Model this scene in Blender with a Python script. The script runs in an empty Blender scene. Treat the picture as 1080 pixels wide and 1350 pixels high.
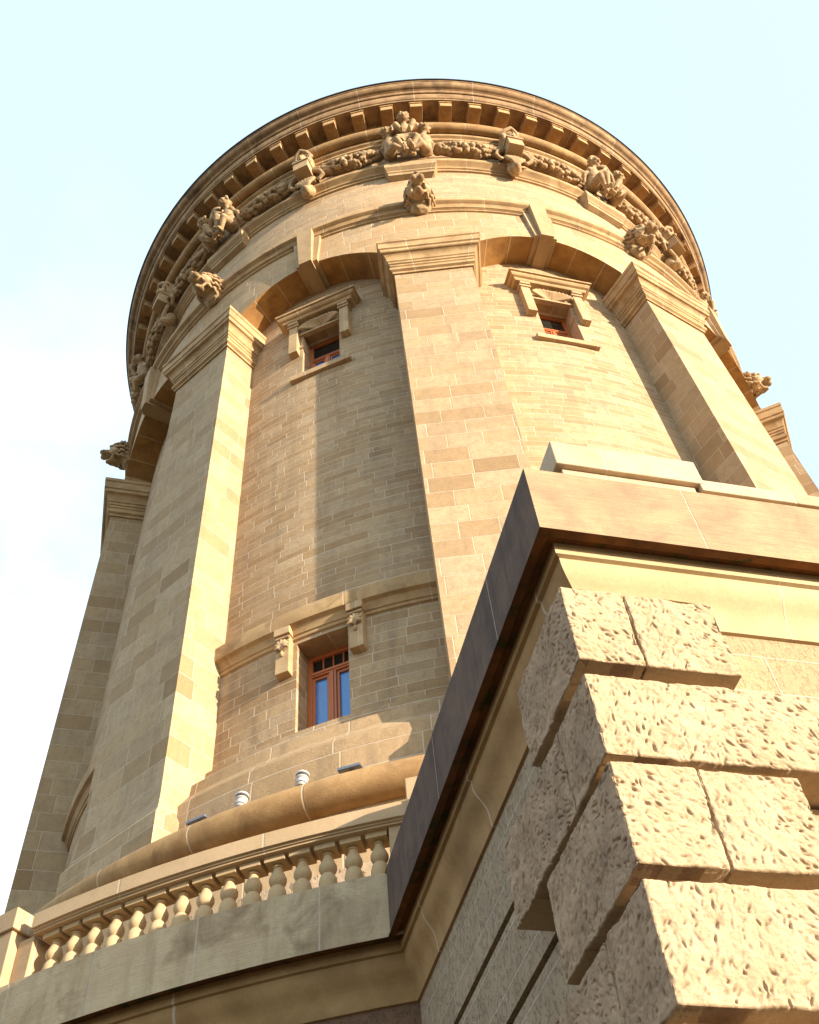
import bpy, bmesh, math, random
import numpy as np
from math import sin, cos, pi, radians, sqrt, hypot, atan2
from mathutils import Vector, Matrix, Euler
random.seed(7); rng = np.random.default_rng(7)
S = bpy.context.scene
COL = S.collection

# ------------------------------------------------------------------ camera
D = 17.5519; YAW, PITCH, ROLL = -0.0565, 0.9152, -0.1173
f = Vector((sin(YAW)*cos(PITCH), cos(YAW)*cos(PITCH), sin(PITCH)))
r0 = Vector((cos(YAW), -sin(YAW), 0)); u0 = r0.cross(f)
rt = cos(ROLL)*r0 + sin(ROLL)*u0; up = -sin(ROLL)*r0 + cos(ROLL)*u0
cam = bpy.data.cameras.new('camera'); co = bpy.data.objects.new('camera', cam); COL.objects.link(co)
mt = Matrix((rt, up, -f)).transposed().to_4x4(); mt.translation = (0, -D, 0); co.matrix_world = mt
cam.sensor_fit = 'VERTICAL'; cam.sensor_height = 24; cam.sensor_width = 24
cam.lens = 24*1336.126/1350; cam.clip_start = 0.05; cam.clip_end = 4000
S.camera = co
# ------------------------------------------------------------------ light
SUN_AZ, SUN_EL = radians(61.0), radians(10.5)
sd = Vector((sin(SUN_AZ)*cos(SUN_EL), -cos(SUN_AZ)*cos(SUN_EL), sin(SUN_EL)))
sl = bpy.data.lights.new('sun', 'SUN'); so = bpy.data.objects.new('sun', sl); COL.objects.link(so)
sl.energy = 3.75; sl.angle = radians(0.55); sl.color = (1.0, 0.875, 0.70)
so.rotation_euler = sd.to_track_quat('Z', 'Y').to_euler(); so.location = sd*60
W = bpy.data.worlds.new('World'); S.world = W; W.use_nodes = True
wn, wl = W.node_tree.nodes, W.node_tree.links
bg = wn['Background']; sky = wn.new('ShaderNodeTexSky'); sky.sky_type = 'NISHITA'; sky.sun_disc = False
sky.sun_elevation = SUN_EL; sky.sun_rotation = pi - SUN_AZ; sky.air_density = 1.0; sky.dust_density = 2.2; sky.ozone_density = 1.6
bg.inputs['Strength'].default_value = 0.15
tc = wn.new('ShaderNodeTexCoord'); mp = wn.new('ShaderNodeMapping'); mp.inputs['Scale'].default_value = (1.0, 1.0, 1.6)
nz = wn.new('ShaderNodeTexNoise'); nz.inputs['Scale'].default_value = 2.6; nz.inputs['Detail'].default_value = 8; nz.inputs['Roughness'].default_value = .58
rp = wn.new('ShaderNodeValToRGB'); rp.color_ramp.elements[0].position = .44; rp.color_ramp.elements[1].position = .66
dt = wn.new('ShaderNodeVectorMath'); dt.operation = 'DOT_PRODUCT'
dt.inputs[1].default_value = Vector((-.62, .35, -.70)).normalized()
mr = wn.new('ShaderNodeMapRange'); mr.inputs[1].default_value = -.42; mr.inputs[2].default_value = .12
mu = wn.new('ShaderNodeMath'); mu.operation = 'MULTIPLY'
mx = wn.new('ShaderNodeMix'); mx.data_type = 'RGBA'
haze = wn.new('ShaderNodeMix'); haze.data_type = 'RGBA'; haze.inputs[0].default_value = 0.68
haze.inputs[7].default_value = (2.4, 3.2, 3.75, 1)
mx.inputs[7].default_value = (3.8, 3.9, 4.0, 1)
wl.new(tc.outputs['Generated'], mp.inputs[0]); wl.new(mp.outputs[0], nz.inputs['Vector']); wl.new(nz.outputs[0], rp.inputs[0])
wl.new(tc.outputs['Generated'], dt.inputs[0]); wl.new(dt.outputs['Value'], mr.inputs[0])
ad = wn.new('ShaderNodeMath'); ad.operation = 'ADD'; ad.use_clamp = True; ad.inputs[1].default_value = .05
wl.new(rp.outputs[0], ad.inputs[0]); wl.new(ad.outputs[0], mu.inputs[0]); wl.new(mr.outputs[0], mu.inputs[1])
wl.new(sky.outputs[0], haze.inputs[6]); wl.new(haze.outputs[2], mx.inputs[6]); wl.new(mu.outputs[0], mx.inputs[0]); wl.new(mx.outputs[2], bg.inputs['Color'])
S.view_settings.view_transform = 'Standard'; S.view_settings.look = 'None'; S.view_settings.exposure = 1.6; S.view_settings.gamma = 1
S.render.engine = 'CYCLES'
S.cycles.max_bounces = 6; S.cycles.diffuse_bounces = 3

# ------------------------------------------------------------------ materials
class NT:
    def __init__(s, name):
        s.m = bpy.data.materials.new(name); s.m.use_nodes = True
        s.n = s.m.node_tree.nodes; s.l = s.m.node_tree.links; s.b = s.n['Principled BSDF']
    def add(s, t, **k):
        x = s.n.new('ShaderNode'+t)
        for a, v in k.items(): setattr(x, a, v)
        return x
    def put(s, sock, v):
        if isinstance(v, bpy.types.NodeSocket): s.l.new(v, sock)
        elif v is not None: sock.default_value = v
    def math(s, op, a, b=None, c=None):
        x = s.add('Math', operation=op); s.put(x.inputs[0], a); s.put(x.inputs[1], b); s.put(x.inputs[2], c); return x.outputs[0]
    def noise(s, vec, scale, detail=4, rough=.55, dist=0.):
        x = s.add('TexNoise'); s.put(x.inputs['Vector'], vec); x.inputs['Scale'].default_value = scale
        x.inputs['Detail'].default_value = detail; x.inputs['Roughness'].default_value = rough; x.inputs['Distortion'].default_value = dist
        return x.outputs[0]
    def mapr(s, v, a, b, c=0., d=1., smooth=False):
        x = s.add('MapRange'); s.put(x.inputs[0], v)
        if smooth: x.interpolation_type = 'SMOOTHSTEP'
        for i, q in zip((1, 2, 3, 4), (a, b, c, d)): x.inputs[i].default_value = q
        return x.outputs[0]
    def mix(s, fac, a, b, mode='MIX'):
        x = s.add('Mix', data_type='RGBA', blend_type=mode); s.put(x.inputs[0], fac); s.put(x.inputs[6], a); s.put(x.inputs[7], b); return x.outputs[2]
    def ramp(s, v, stops, interp='LINEAR'):
        x = s.add('ValToRGB'); s.put(x.inputs[0], v); cr = x.color_ramp; cr.interpolation = interp
        while len(cr.elements) < len(stops): cr.elements.new(.5)
        for e, (p, c) in zip(cr.elements, stops): e.position = p; e.color = c
        return x.outputs[0]
    def mapping(s, vec, sc=(1, 1, 1), rot=(0, 0, 0), loc=(0, 0, 0)):
        x = s.add('Mapping'); s.put(x.inputs[0], vec); x.inputs['Scale'].default_value = sc; x.inputs['Rotation'].default_value = rot; x.inputs['Location'].default_value = loc
        return x.outputs[0]
    def bump(s, h, strength, dist, prev=None):
        x = s.add('Bump'); s.put(x.inputs['Height'], h); x.inputs['Strength'].default_value = strength; x.inputs['Distance'].default_value = dist
        if prev: s.l.new(prev, x.inputs['Normal'])
        return x.outputs[0]
    def done(s, col, rough=.85, normal=None, spec=.25):
        s.put(s.b.inputs['Base Color'], col); s.put(s.b.inputs['Roughness'], rough); s.b.inputs['Specular IOR Level'].default_value = spec
        if normal: s.l.new(normal, s.b.inputs['Normal'])
        return s.m
def c4(r, g, b): return (r*.98, g*.915, b*.88, 1)

STONE = [c4(.42, .285, .15), c4(.475, .34, .19), c4(.51, .375, .22), c4(.555, .43, .27)]
def ashlar(name, rh, L, cols=STONE, mortar=c4(.58, .48, .35), mw=.011, rand=.75, dark=.25, hatch=.8, grime=.25, vo=0., wob=.0, bumpd=.012):
    t = NT(name); uv = t.add('UVMap').outputs[0]; sp = t.add('SeparateXYZ'); t.l.new(uv, sp.inputs[0])
    obj = t.add('TexCoord').outputs['Object']
    u, v = sp.outputs[0], t.math('ADD', sp.outputs[1], vo)
    if wob:  # rows of unequal height
        nw = t.add('TexNoise', noise_dimensions='1D'); t.put(nw.inputs['W'], v); nw.inputs['Scale'].default_value = 1.1/rh*.45; nw.inputs['Detail'].default_value = 0
        v = t.math('ADD', v, t.math('MULTIPLY', nw.outputs[0], wob))
    jt = t.math('MULTIPLY', t.math('SUBTRACT', t.noise(uv, 3., 2), .5), .012)
    vr = t.math('DIVIDE', t.math('ADD', v, jt), rh); row = t.math('FLOOR', vr); fv = t.math('SUBTRACT', vr, row)
    ro = t.add('TexWhiteNoise', noise_dimensions='1D'); t.put(ro.inputs['W'], row)
    w = t.math('ADD', t.math('DIVIDE', u, L), t.math('ADD', t.math('MULTIPLY', row, 17.31), t.math('MULTIPLY', ro.outputs[0], 3.)))
    vo1 = t.add('TexVoronoi', voronoi_dimensions='1D', feature='F1'); t.put(vo1.inputs['W'], w); vo1.inputs['Scale'].default_value = 1; vo1.inputs['Randomness'].default_value = rand
    vo2 = t.add('TexVoronoi', voronoi_dimensions='1D', feature='DISTANCE_TO_EDGE'); t.put(vo2.inputs['W'], w); vo2.inputs['Scale'].default_value = 1; vo2.inputs['Randomness'].default_value = rand
    du = t.math('MULTIPLY', vo2.outputs['Distance'], L)
    dv = t.math('MULTIPLY', t.math('MINIMUM', fv, t.math('SUBTRACT', 1., fv)), rh)
    dmin = t.math('MINIMUM', du, dv)
    mort = t.mapr(dmin, mw*.45, mw, 1, 0, True)
    cs = t.add('SeparateColor'); t.l.new(vo1.outputs['Color'], cs.inputs[0])
    n = len(cols); base = t.ramp(cs.outputs[0], [(i/(n-1), c) for i, c in enumerate(cols)])
    # some stones clearly darker, some greyer
    base = t.mix(t.mapr(cs.outputs[1], .80, .86, 0, dark), base, c4(.235, .145, .07))
    base = t.mix(t.mapr(cs.outputs[2], .75, .85, 0, .45), base, c4(.50, .40, .27))
    m_ = t.noise(obj, 7, 5, .7, .5); base = t.mix(t.mapr(m_, .45, .72, 0, .5), base, c4(.30, .20, .105)); g = t.noise(obj, 30, 6, .72); base = t.mix(.5, base, t.ramp(g, [(.25, c4(.45, .42, .38)), (.75, (1, 1, 1, 1))]), 'MULTIPLY')
    big = t.noise(obj, 1.1, 5, .6, .6); base = t.mix(t.mapr(big, .50, .74, 0, grime), base, c4(.19, .125, .07))
    st = t.noise(t.mapping(obj, (4.5, 4.5, .55)), 1.0, 5, .6); base = t.mix(t.mapr(st, .52, .70, 0, grime*1.3), base, c4(.20, .15, .10))
    mort2 = t.math('MULTIPLY', mort, t.mapr(t.noise(obj, 2.2, 2), .35, .60, .6, 1.))
    col = t.mix(mort2, base, mortar)
    # tool marks
    hx = t.noise(t.mapping(uv, (26, 95, 1), (0, 0, .5)), 1.0, 2)
    hy = t.math('MULTIPLY', t.math('SUBTRACT', hx, .5), t.mapr(cs.outputs[2], .2, .6, .1, 1.))
    h = t.math('ADD', t.math('MULTIPLY', mort, -1.), t.math('MULTIPLY', hy, hatch))
    h = t.math('ADD', h, t.math('MULTIPLY', t.noise(obj, 22, 5, .7), .5)); h = t.math('ADD', h, t.math('MULTIPLY', cs.outputs[1], .35))
    return t.done(col, t.mapr(g, .3, .7, .78, .95), t.bump(h, .7, bumpd))

def plain(name, col, col2, joints=0., jat=None, grain=0., grime=.3, moss=0., gs=1.6, streak=.0, dark=c4(.15, .095, .05), bumpd=.006, sc=1.):
    t = NT(name); obj = t.add('TexCoord').outputs['Object']; uv = t.add('UVMap').outputs[0]
    a = t.noise(obj, 3.*sc, 6, .62, .4); base = t.mix(t.mapr(a, .35, .65), col, col2)
    g = t.noise(obj, 48*sc, 5, .7); base = t.mix(.3, base, t.ramp(g, [(.25, c4(.45, .42, .38)), (.75, (1, 1, 1, 1))]), 'MULTIPLY')
    b = t.noise(obj, gs*sc, 6, .62, .8); base = t.mix(t.mapr(b, .50, .72, 0, grime), base, dark)
    h = t.math('MULTIPLY', g, .6)
    if streak:
        s = t.noise(t.mapping(obj, (7, 7, .5)), 1.3, 6, .65); base = t.mix(t.mapr(s, .48, .70, 0, streak), base, dark)
    if joints:
        sp = t.add('SeparateXYZ'); t.l.new(uv, sp.inputs[0]); w = t.math('DIVIDE', sp.outputs[0], joints)
        v1 = t.add('TexVoronoi', voronoi_dimensions='1D', feature='DISTANCE_TO_EDGE'); t.put(v1.inputs['W'], w); v1.inputs['Scale'].default_value = 1; v1.inputs['Randomness'].default_value = .45
        v2 = t.add('TexVoronoi', voronoi_dimensions='1D'); t.put(v2.inputs['W'], w); v2.inputs['Scale'].default_value = 1; v2.inputs['Randomness'].default_value = .45
        cs = t.add('SeparateColor'); t.l.new(v2.outputs['Color'], cs.inputs[0])
        base = t.mix(t.mapr(cs.outputs[0], 0, 1, 0, .35), base, c4(.24, .15, .075))
        j = t.mapr(t.math('MULTIPLY', v1.outputs['Distance'], joints), .004, .012, 1, 0); base = t.mix(t.math('MULTIPLY', j, .7), base, c4(.55, .47, .36))
        h = t.math('SUBTRACT', h, j)
    if jat is not None:
        sp = t.add('SeparateXYZ'); t.l.new(uv, sp.inputs[0]); w_ = t.math('ADD', sp.outputs[0], t.math('MULTIPLY', t.math('SUBTRACT', t.noise(obj, 14, 3), .5), .012))
        for ja in jat:
            dj = t.math('ABSOLUTE', t.math('SUBTRACT', w_, ja)); j = t.mapr(dj, .002, .0055, 1, 0); base = t.mix(t.math('MULTIPLY', j, .75), base, c4(.50, .44, .36)); h = t.math('SUBTRACT', h, j)
    if grain:
        gr_ = t.noise(t.mapping(obj, (3, 3, 70)), 1.2, 6, .7, .3); base = t.mix(t.mapr(gr_, .42, .68, 0, grain), base, dark); h = t.math('SUBTRACT', h, t.math('MULTIPLY', gr_, 1.2))
        pg = t.noise(obj, 55, 3, .6); base = t.mix(t.mapr(pg, .70, .76, 0, .7), base, c4(.06, .04, .03))
    if moss:
        m = t.noise(obj, 6, 6, .7); base = t.mix(t.mapr(m, .52, .60, 0, moss), base, c4(.035, .05, .012))
    return t.done(base, .88, t.bump(h, .6, bumpd))

def rough(name, cols, rows=0., pit=1., sc=1., L=.55):
    t = NT(name); obj = t.add('TexCoord').outputs['Object']; uv = t.add('UVMap').outputs[0]
    a = t.noise(obj, 5, 6, .6); base = t.mix(t.mapr(a, .3, .7), cols[0], cols[1])
    g = t.noise(obj, 60*sc, 5, .75); base = t.mix(.4, base, t.ramp(g, [(.25, c4(.42, .38, .33)), (.7, (1, 1, 1, 1))]), 'MULTIPLY')
    vv = t.add('TexVoronoi'); t.put(vv.inputs['Vector'], t.mapping(t.add('VectorMath', operation='ADD').outputs[0] if False else obj, (1, 1, .55), (.35, .2, .0))); vv.inputs['Scale'].default_value = 38*sc
    pn = t.noise(t.mapping(obj, (1, 1, .7), (.5, .3, 0)), 34*sc, 3, .6, .6)
    p = t.mapr(pn, .36, .47, 1, 0, True)
    base = t.mix(t.math('MULTIPLY', p, .45*pit), base, c4(.13, .09, .055))
    h = t.math('ADD', t.math('MULTIPLY', p, -1.*pit), t.math('MULTIPLY', g, .5)); h = t.math('ADD', h, t.noise(obj, 9*sc, 4))
    if rows:
        sp = t.add('SeparateXYZ'); t.l.new(uv, sp.inputs[0])
        vr = t.math('DIVIDE', sp.outputs[1], rows); row = t.math('FLOOR', vr); fv = t.math('SUBTRACT', vr, row)
        w = t.math('ADD', t.math('DIVIDE', sp.outputs[0], L), t.math('MULTIPLY', row, 3.37))
        v1 = t.add('TexVoronoi', voronoi_dimensions='1D', feature='DISTANCE_TO_EDGE'); t.put(v1.inputs['W'], w); v1.inputs['Scale'].default_value = 1; v1.inputs['Randomness'].default_value = .6
        v2 = t.add('TexVoronoi', voronoi_dimensions='1D'); t.put(v2.inputs['W'], w); v2.inputs['Scale'].default_value = 1; v2.inputs['Randomness'].default_value = .6
        cs = t.add('SeparateColor'); t.l.new(v2.outputs['Color'], cs.inputs[0])
        base = t.mix(t.mapr(cs.outputs[0], 0, 1, 0, .4), base, c4(.22, .17, .11))
        d = t.math('MINIMUM', t.math('MULTIPLY', v1.outputs['Distance'], L), t.math('MULTIPLY', t.math('MINIMUM', fv, t.math('SUBTRACT', 1., fv)), rows))
        j = t.mapr(d, .002, .006, 1, 0); base = t.mix(t.math('MULTIPLY', j, .75), base, c4(.55, .50, .42))
        h = t.math("SUBTRACT", h, t.math("MULTIPLY", j, .5))
    return t.done(base, .92, t.bump(h, .9, .010))

M = {}
M['wall'] = ashlar('shaft_ashlar', .15, .56, grime=.30, wob=.10, mw=.010)
M['wall_low'] = ashlar('base_ashlar', .172, .50, grime=.38, wob=.0, mw=.011)
M['pier'] = ashlar('pier_ashlar', .37, .66, rand=.55, grime=.22, mw=.0095, dark=.25, cols=[c4(.40,.285,.155), c4(.475,.355,.205), c4(.51,.39,.235), c4(.545,.43,.27)])
M['drum'] = ashlar('drum_ashlar', .165, 1.0, cols=[c4(.47,.33,.185), c4(.52,.38,.225), c4(.56,.42,.25), c4(.58,.45,.28)], grime=.18, mw=.011)
M['spandrel'] = ashlar('spandrel_ashlar', .42, .62, cols=[c4(.48,.335,.18), c4(.53,.385,.215), c4(.56,.42,.245)], grime=.15, mw=.013)
M['soffit'] = plain('arch_soffit_stone', c4(.50,.29,.095), c4(.32,.17,.055), joints=.52, grime=.5, dark=c4(.13,.065,.03))  # deeper brown than the walls: soot, plus underside shade put into the colour
M['trim'] = plain('moulding_stone', c4(.56,.405,.215), c4(.42,.28,.14), joints=1.1, grime=.6, gs=2.2, dark=c4(.13,.085,.05))
M['cornice'] = plain('cornice_stone', c4(.46,.32,.175), c4(.28,.175,.09), joints=1.3, grime=.8, dark=c4(.075,.05,.032), streak=.3)
M['modillion'] = plain('modillion_stone', c4(.54,.375,.19), c4(.36,.21,.085), grime=.6, gs=2.4, dark=c4(.13,.07,.035))
M['carved'] = plain('carved_stone', c4(.53,.39,.225), c4(.36,.25,.135), grime=.75, gs=4.5, dark=c4(.085,.06,.04), bumpd=.012)
M['torus'] = plain('torus_stone', c4(.50,.33,.15), c4(.34,.205,.09), joints=1.15, grime=.5, gs=2.0, bumpd=.012)
M['plinth_course'] = ashlar('plinth_course', .33, 1.0, rand=.5, grime=.35, mw=.012, dark=.1, vo=.12)
M['plinth'] = plain('plinth_stone', c4(.55,.41,.24), c4(.46,.33,.185), joints=.9, grime=.3)
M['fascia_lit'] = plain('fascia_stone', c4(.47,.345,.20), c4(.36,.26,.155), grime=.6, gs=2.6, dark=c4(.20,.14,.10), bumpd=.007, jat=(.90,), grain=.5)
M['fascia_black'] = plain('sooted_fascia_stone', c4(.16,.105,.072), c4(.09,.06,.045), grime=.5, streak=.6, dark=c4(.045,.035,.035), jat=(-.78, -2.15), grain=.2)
M['fascia_terrace'] = plain('terrace_fascia_stone', c4(.64,.52,.34), c4(.54,.42,.26), joints=.95, grime=.9, gs=2.2, dark=c4(.20,.135,.075), streak=.3, grain=.2)
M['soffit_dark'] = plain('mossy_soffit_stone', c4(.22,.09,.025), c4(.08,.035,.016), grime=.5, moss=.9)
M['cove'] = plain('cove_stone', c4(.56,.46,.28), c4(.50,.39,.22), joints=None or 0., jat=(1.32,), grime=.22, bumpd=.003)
M['cove_dark'] = plain('dark_cove_stone', c4(.44,.285,.125), c4(.33,.20,.08), joints=1.3, grime=.5)  # darker, browner copy of the cove stone, for left and terrace coves
M['quoin'] = plain('quoin_stone', c4(.54,.43,.29), c4(.46,.36,.24), grime=.25, gs=3, bumpd=.007, dark=c4(.30,.22,.15))
def crag(name, a, b, dk):
    t = NT(name); obj = t.add('TexCoord').outputs['Object']
    base = t.mix(t.mapr(t.noise(obj, 3.5, 6, .65, .5), .35, .65), a, b); g = t.noise(obj, 70, 5, .75)
    base = t.mix(.5, base, t.ramp(g, [(.25, c4(.5, .46, .42)), (.7, (1, 1, 1, 1))]), 'MULTIPLY')
    base = t.mix(t.mapr(t.noise(obj, 7, 6, .7, 1.), .52, .72, 0, .45), base, dk)
    ch = t.noise(t.mapping(obj, (1, 1, 1.3), (.2, .1, .3)), 22, 8, .75, .3); cl = t.mapr(ch, .30, .46, 0, 1, True)
    fl = t.mapr(t.noise(t.mapping(obj, (.8, .8, 1.5), (.3, .5, 0)), 48, 4, .65, .2), .34, .41, 0, 1, True)
    base = t.mix(t.math('MULTIPLY', t.math('SUBTRACT', 1., fl), .22), base, dk)
    h = t.math('ADD', t.math('MULTIPLY', cl, .3), t.math('ADD', t.math('MULTIPLY', g, .9), t.math('MULTIPLY', fl, .3)))
    return t.done(base, .93, t.bump(h, .85, .0045))
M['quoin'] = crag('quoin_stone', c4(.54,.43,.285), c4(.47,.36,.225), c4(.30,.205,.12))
M['quoin_left'] = crag('dark_quoin_stone', c4(.46,.335,.22), c4(.31,.22,.145), c4(.10,.065,.04))  # darker copy of the quoin stone, for the left faces
M['rough'] = rough('pitted_panel_stone', (c4(.44,.35,.235), c4(.34,.265,.175)), rows=.2385, pit=.7, L=1.15)
M['rough_smooth'] = rough('frieze_panel_stone', (c4(.52,.39,.23), c4(.46,.34,.20)), rows=.2385, pit=.35, sc=1.3, L=1.2)
M['rough_big'] = rough('rock_faced_podium', (c4(.55,.44,.31), c4(.42,.31,.20)), rows=.36, pit=1.2, sc=.42, L=.7)
M['rough_brown'] = rough('brown_rough_stone', (c4(.22,.13,.075), c4(.15,.085,.05)), rows=.45, pit=.6, L=1.0)
M['baluster'] = plain('baluster_stone', c4(.58,.44,.25), c4(.48,.36,.21), grime=.3, gs=5, bumpd=.003)
M['rail'] = plain('rail_stone', c4(.56,.42,.26), c4(.50,.37,.22), joints=1.3, grime=.2, bumpd=.003)
M['parapet'] = plain('parapet_stone', c4(.60,.50,.36), c4(.52,.42,.28), grime=.4, gs=3.5, bumpd=.006, grain=.25, joints=1.2, dark=c4(.30,.24,.17))
def flat(name, col, rough_=.5, metal=0., spec=.5):
    t = NT(name); obj = t.add('TexCoord').outputs['Object']; n = t.noise(obj, 30, 4)
    c = t.mix(t.mapr(n, .3, .7, 0, .3), col, tuple([x*.6 for x in col[:3]])+(1,))
    t.b.inputs['Metallic'].default_value = metal
    return t.done(c, rough_, t.bump(n, .2, .002), spec)
M['wood'] = flat('varnished_window_wood', (.50,.14,.035,1), .4)
M['glass'] = flat('window_glass', (.07,.27,.68,1), .06, .0, .8)  # blue base colour paints in the sky reflected by the panes
M['glass_dark'] = flat('dark_transom_glass', c4(.02,.022,.02), .12, 0., .6)
M['interior'] = flat('dark_interior', c4(.03,.028,.025), .9)
M['lamp_white'] = flat('lamp_grey_enamel', c4(.50,.49,.47), .4, .2)
M['lamp_black'] = flat('lamp_black_rubber', c4(.03,.03,.03), .5)
M['lamp_steel'] = flat('lamp_blue_grey_steel', c4(.22,.24,.28), .35, .7)
M['flashing'] = flat('dark_sheet_metal', c4(.09,.08,.075), .5, .5)
t = NT('ground_paving'); ob_ = t.add('TexCoord').outputs['Object']
gc = t.mix(t.mapr(t.noise(ob_, .3, 6), .4, .6), c4(.12, .095, .06), c4(.08, .07, .045)); M['ground'] = t.done(t.mix(.4, gc, t.ramp(t.noise(ob_, 20, 4), [(.3, c4(.6,.6,.6)), (.7, (1, 1, 1, 1))]), 'MULTIPLY'), .95)

# ------------------------------------------------------------------ mesh helpers
class MB:
    def __init__(s): s.v = []; s.f = []; s.uv = []; s.mi = []
    def grid(s, P, U=None, close=False, mi=0):
        ni, nj = len(P), len(P[0]); o = len(s.v)
        for row in P: s.v.extend([tuple(p) for p in row])
        for i in range(ni - 1):
            for j in range(nj if close else nj - 1):
                j2 = (j+1) % nj
                s.f.append((o+i*nj+j, o+i*nj+j2, o+(i+1)*nj+j2, o+(i+1)*nj+j))
                if U: s.uv.append((U[i][j], U[i][j2] if j2 else U[i][j], U[i+1][j2] if j2 else U[i+1][j], U[i+1][j]))
                else: s.uv.append(((0, 0),)*4)
                s.mi.append(mi)
        return s
    def poly(s, pts, uvs=None, mi=0):
        o = len(s.v); s.v.extend([tuple(p) for p in pts]); s.f.append(tuple(range(o, o+len(pts))))
        s.uv.append(tuple(uvs) if uvs else tuple((p[0], p[2]) for p in pts)); s.mi.append(mi); return s
    def box(s, x0, x1, y0, y1, z0, z1, mi=0, taper=0.):
        a = taper
        c = [(x0+a,y0,z0),(x1-a,y0,z0),(x1-a,y1,z0),(x0+a,y1,z0),(x0,y0,z1),(x1,y0,z1),(x1,y1,z1),(x0,y1,z1)]
        o = len(s.v); s.v.extend(c)
        for q, ax in (((0,1,5,4),1),((1,2,6,5),0),((2,3,7,6),1),((3,0,4,7),0),((4,5,6,7),2),((3,2,1,0),2)):
            s.f.append(tuple(o+i for i in q)); s.mi.append(mi)
            s.uv.append(tuple(((c[i][0], c[i][2]) if ax == 1 else (c[i][1], c[i][2]) if ax == 0 else (c[i][0], c[i][1])) for i in q))
        return s
    def lathe(s, prof, n=20, cx=0, cy=0, mi=0):
        P = [[(cx+r*cos(2*pi*k/n), cy+r*sin(2*pi*k/n), z) for k in range(n)] for r, z in prof]
        return s.grid(P, None, True, mi)
    def build(s, name, mats, parent=None, smooth=None, rot=0., loc=None, label=None, bevel=0.):
        me = bpy.data.meshes.new(name); me.from_pydata(s.v, [], s.f)
        ul = me.uv_layers.new(name='UVMap'); k = 0; arr = []
        for q in s.uv:
            for a in q: arr.extend((a[0], a[1]))
        ul.data.foreach_set('uv', arr)
        for m in (mats if isinstance(mats, (list, tuple)) else [mats]): me.materials.append(M[m] if isinstance(m, str) else m)
        me.polygons.foreach_set('material_index', s.mi)
        bm = bmesh.new(); bm.from_mesh(me); bmesh.ops.recalc_face_normals(bm, faces=bm.faces); bm.to_mesh(me); bm.free()
        if smooth: me.shade_smooth(); me.set_sharp_from_angle(angle=radians(smooth))
        return link(name, me, parent, rot, loc, label, bevel)
def link(name, me, parent=None, rot=0., loc=None, label=None, bevel=0.):
    o = bpy.data.objects.new(name, me); COL.objects.link(o)
    if parent:
        o.parent = parent
        # meshes are written in world heights: cancel the parent's own height
        pz = 0; q = parent
        if loc is None: loc = (0, 0, -ZP.get(parent.name, 0))
    ZP[o.name] = 0 if parent else 0
    o.location = loc or (0, 0, 0); o.rotation_euler = (0, 0, rot)
    if label: o['label'] = label
    if bevel:
        b = o.modifiers.new('bevel', 'BEVEL'); b.width = bevel; b.segments = 2; b.limit_method = 'ANGLE'
    return o
ZP = {}
def thing(name, label, cat, loc=(0, 0, 0), rz=0., group=None):
    o = bpy.data.objects.new(name, None); COL.objects.link(o); o.location = loc; o.rotation_euler = (0, 0, rz)
    o['label'] = label; o['category'] = cat
    if group: o['group'] = group
    ZP[o.name] = loc[2]; o.empty_display_size = .3
    return o
def copyp(o, rot, parent=None, **kw):
    c = o.copy(); COL.objects.link(c); c.rotation_euler = (0, 0, rot)
    if parent: c.parent = parent
    ZP[c.name] = 0
    return c
def cyl(a, R, z): return (R*sin(a), -R*cos(a), z)
def revolve(mb, prof, a0=-pi, a1=pi, step=radians(1.5), mi=0, UR=8.):
    n = max(2, int(math.ceil((a1-a0)/step))); az = [a0+(a1-a0)*i/n for i in range(n+1)]
    L = [0]
    for p, q in zip(prof, prof[1:]): L.append(L[-1]+hypot(p[0]-q[0], p[1]-q[1]))
    P = [[cyl(a, r, z) for a in az] for r, z in prof]
    U = [[(a*UR, l) for a in az] for l in L]
    return mb.grid(P, U, mi=mi)
def arc(cx, cy, r, a0, a1, n): return [(cx+r*cos(radians(a0+(a1-a0)*i/n)), cy+r*sin(radians(a0+(a1-a0)*i/n))) for i in range(n+1)]

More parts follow.
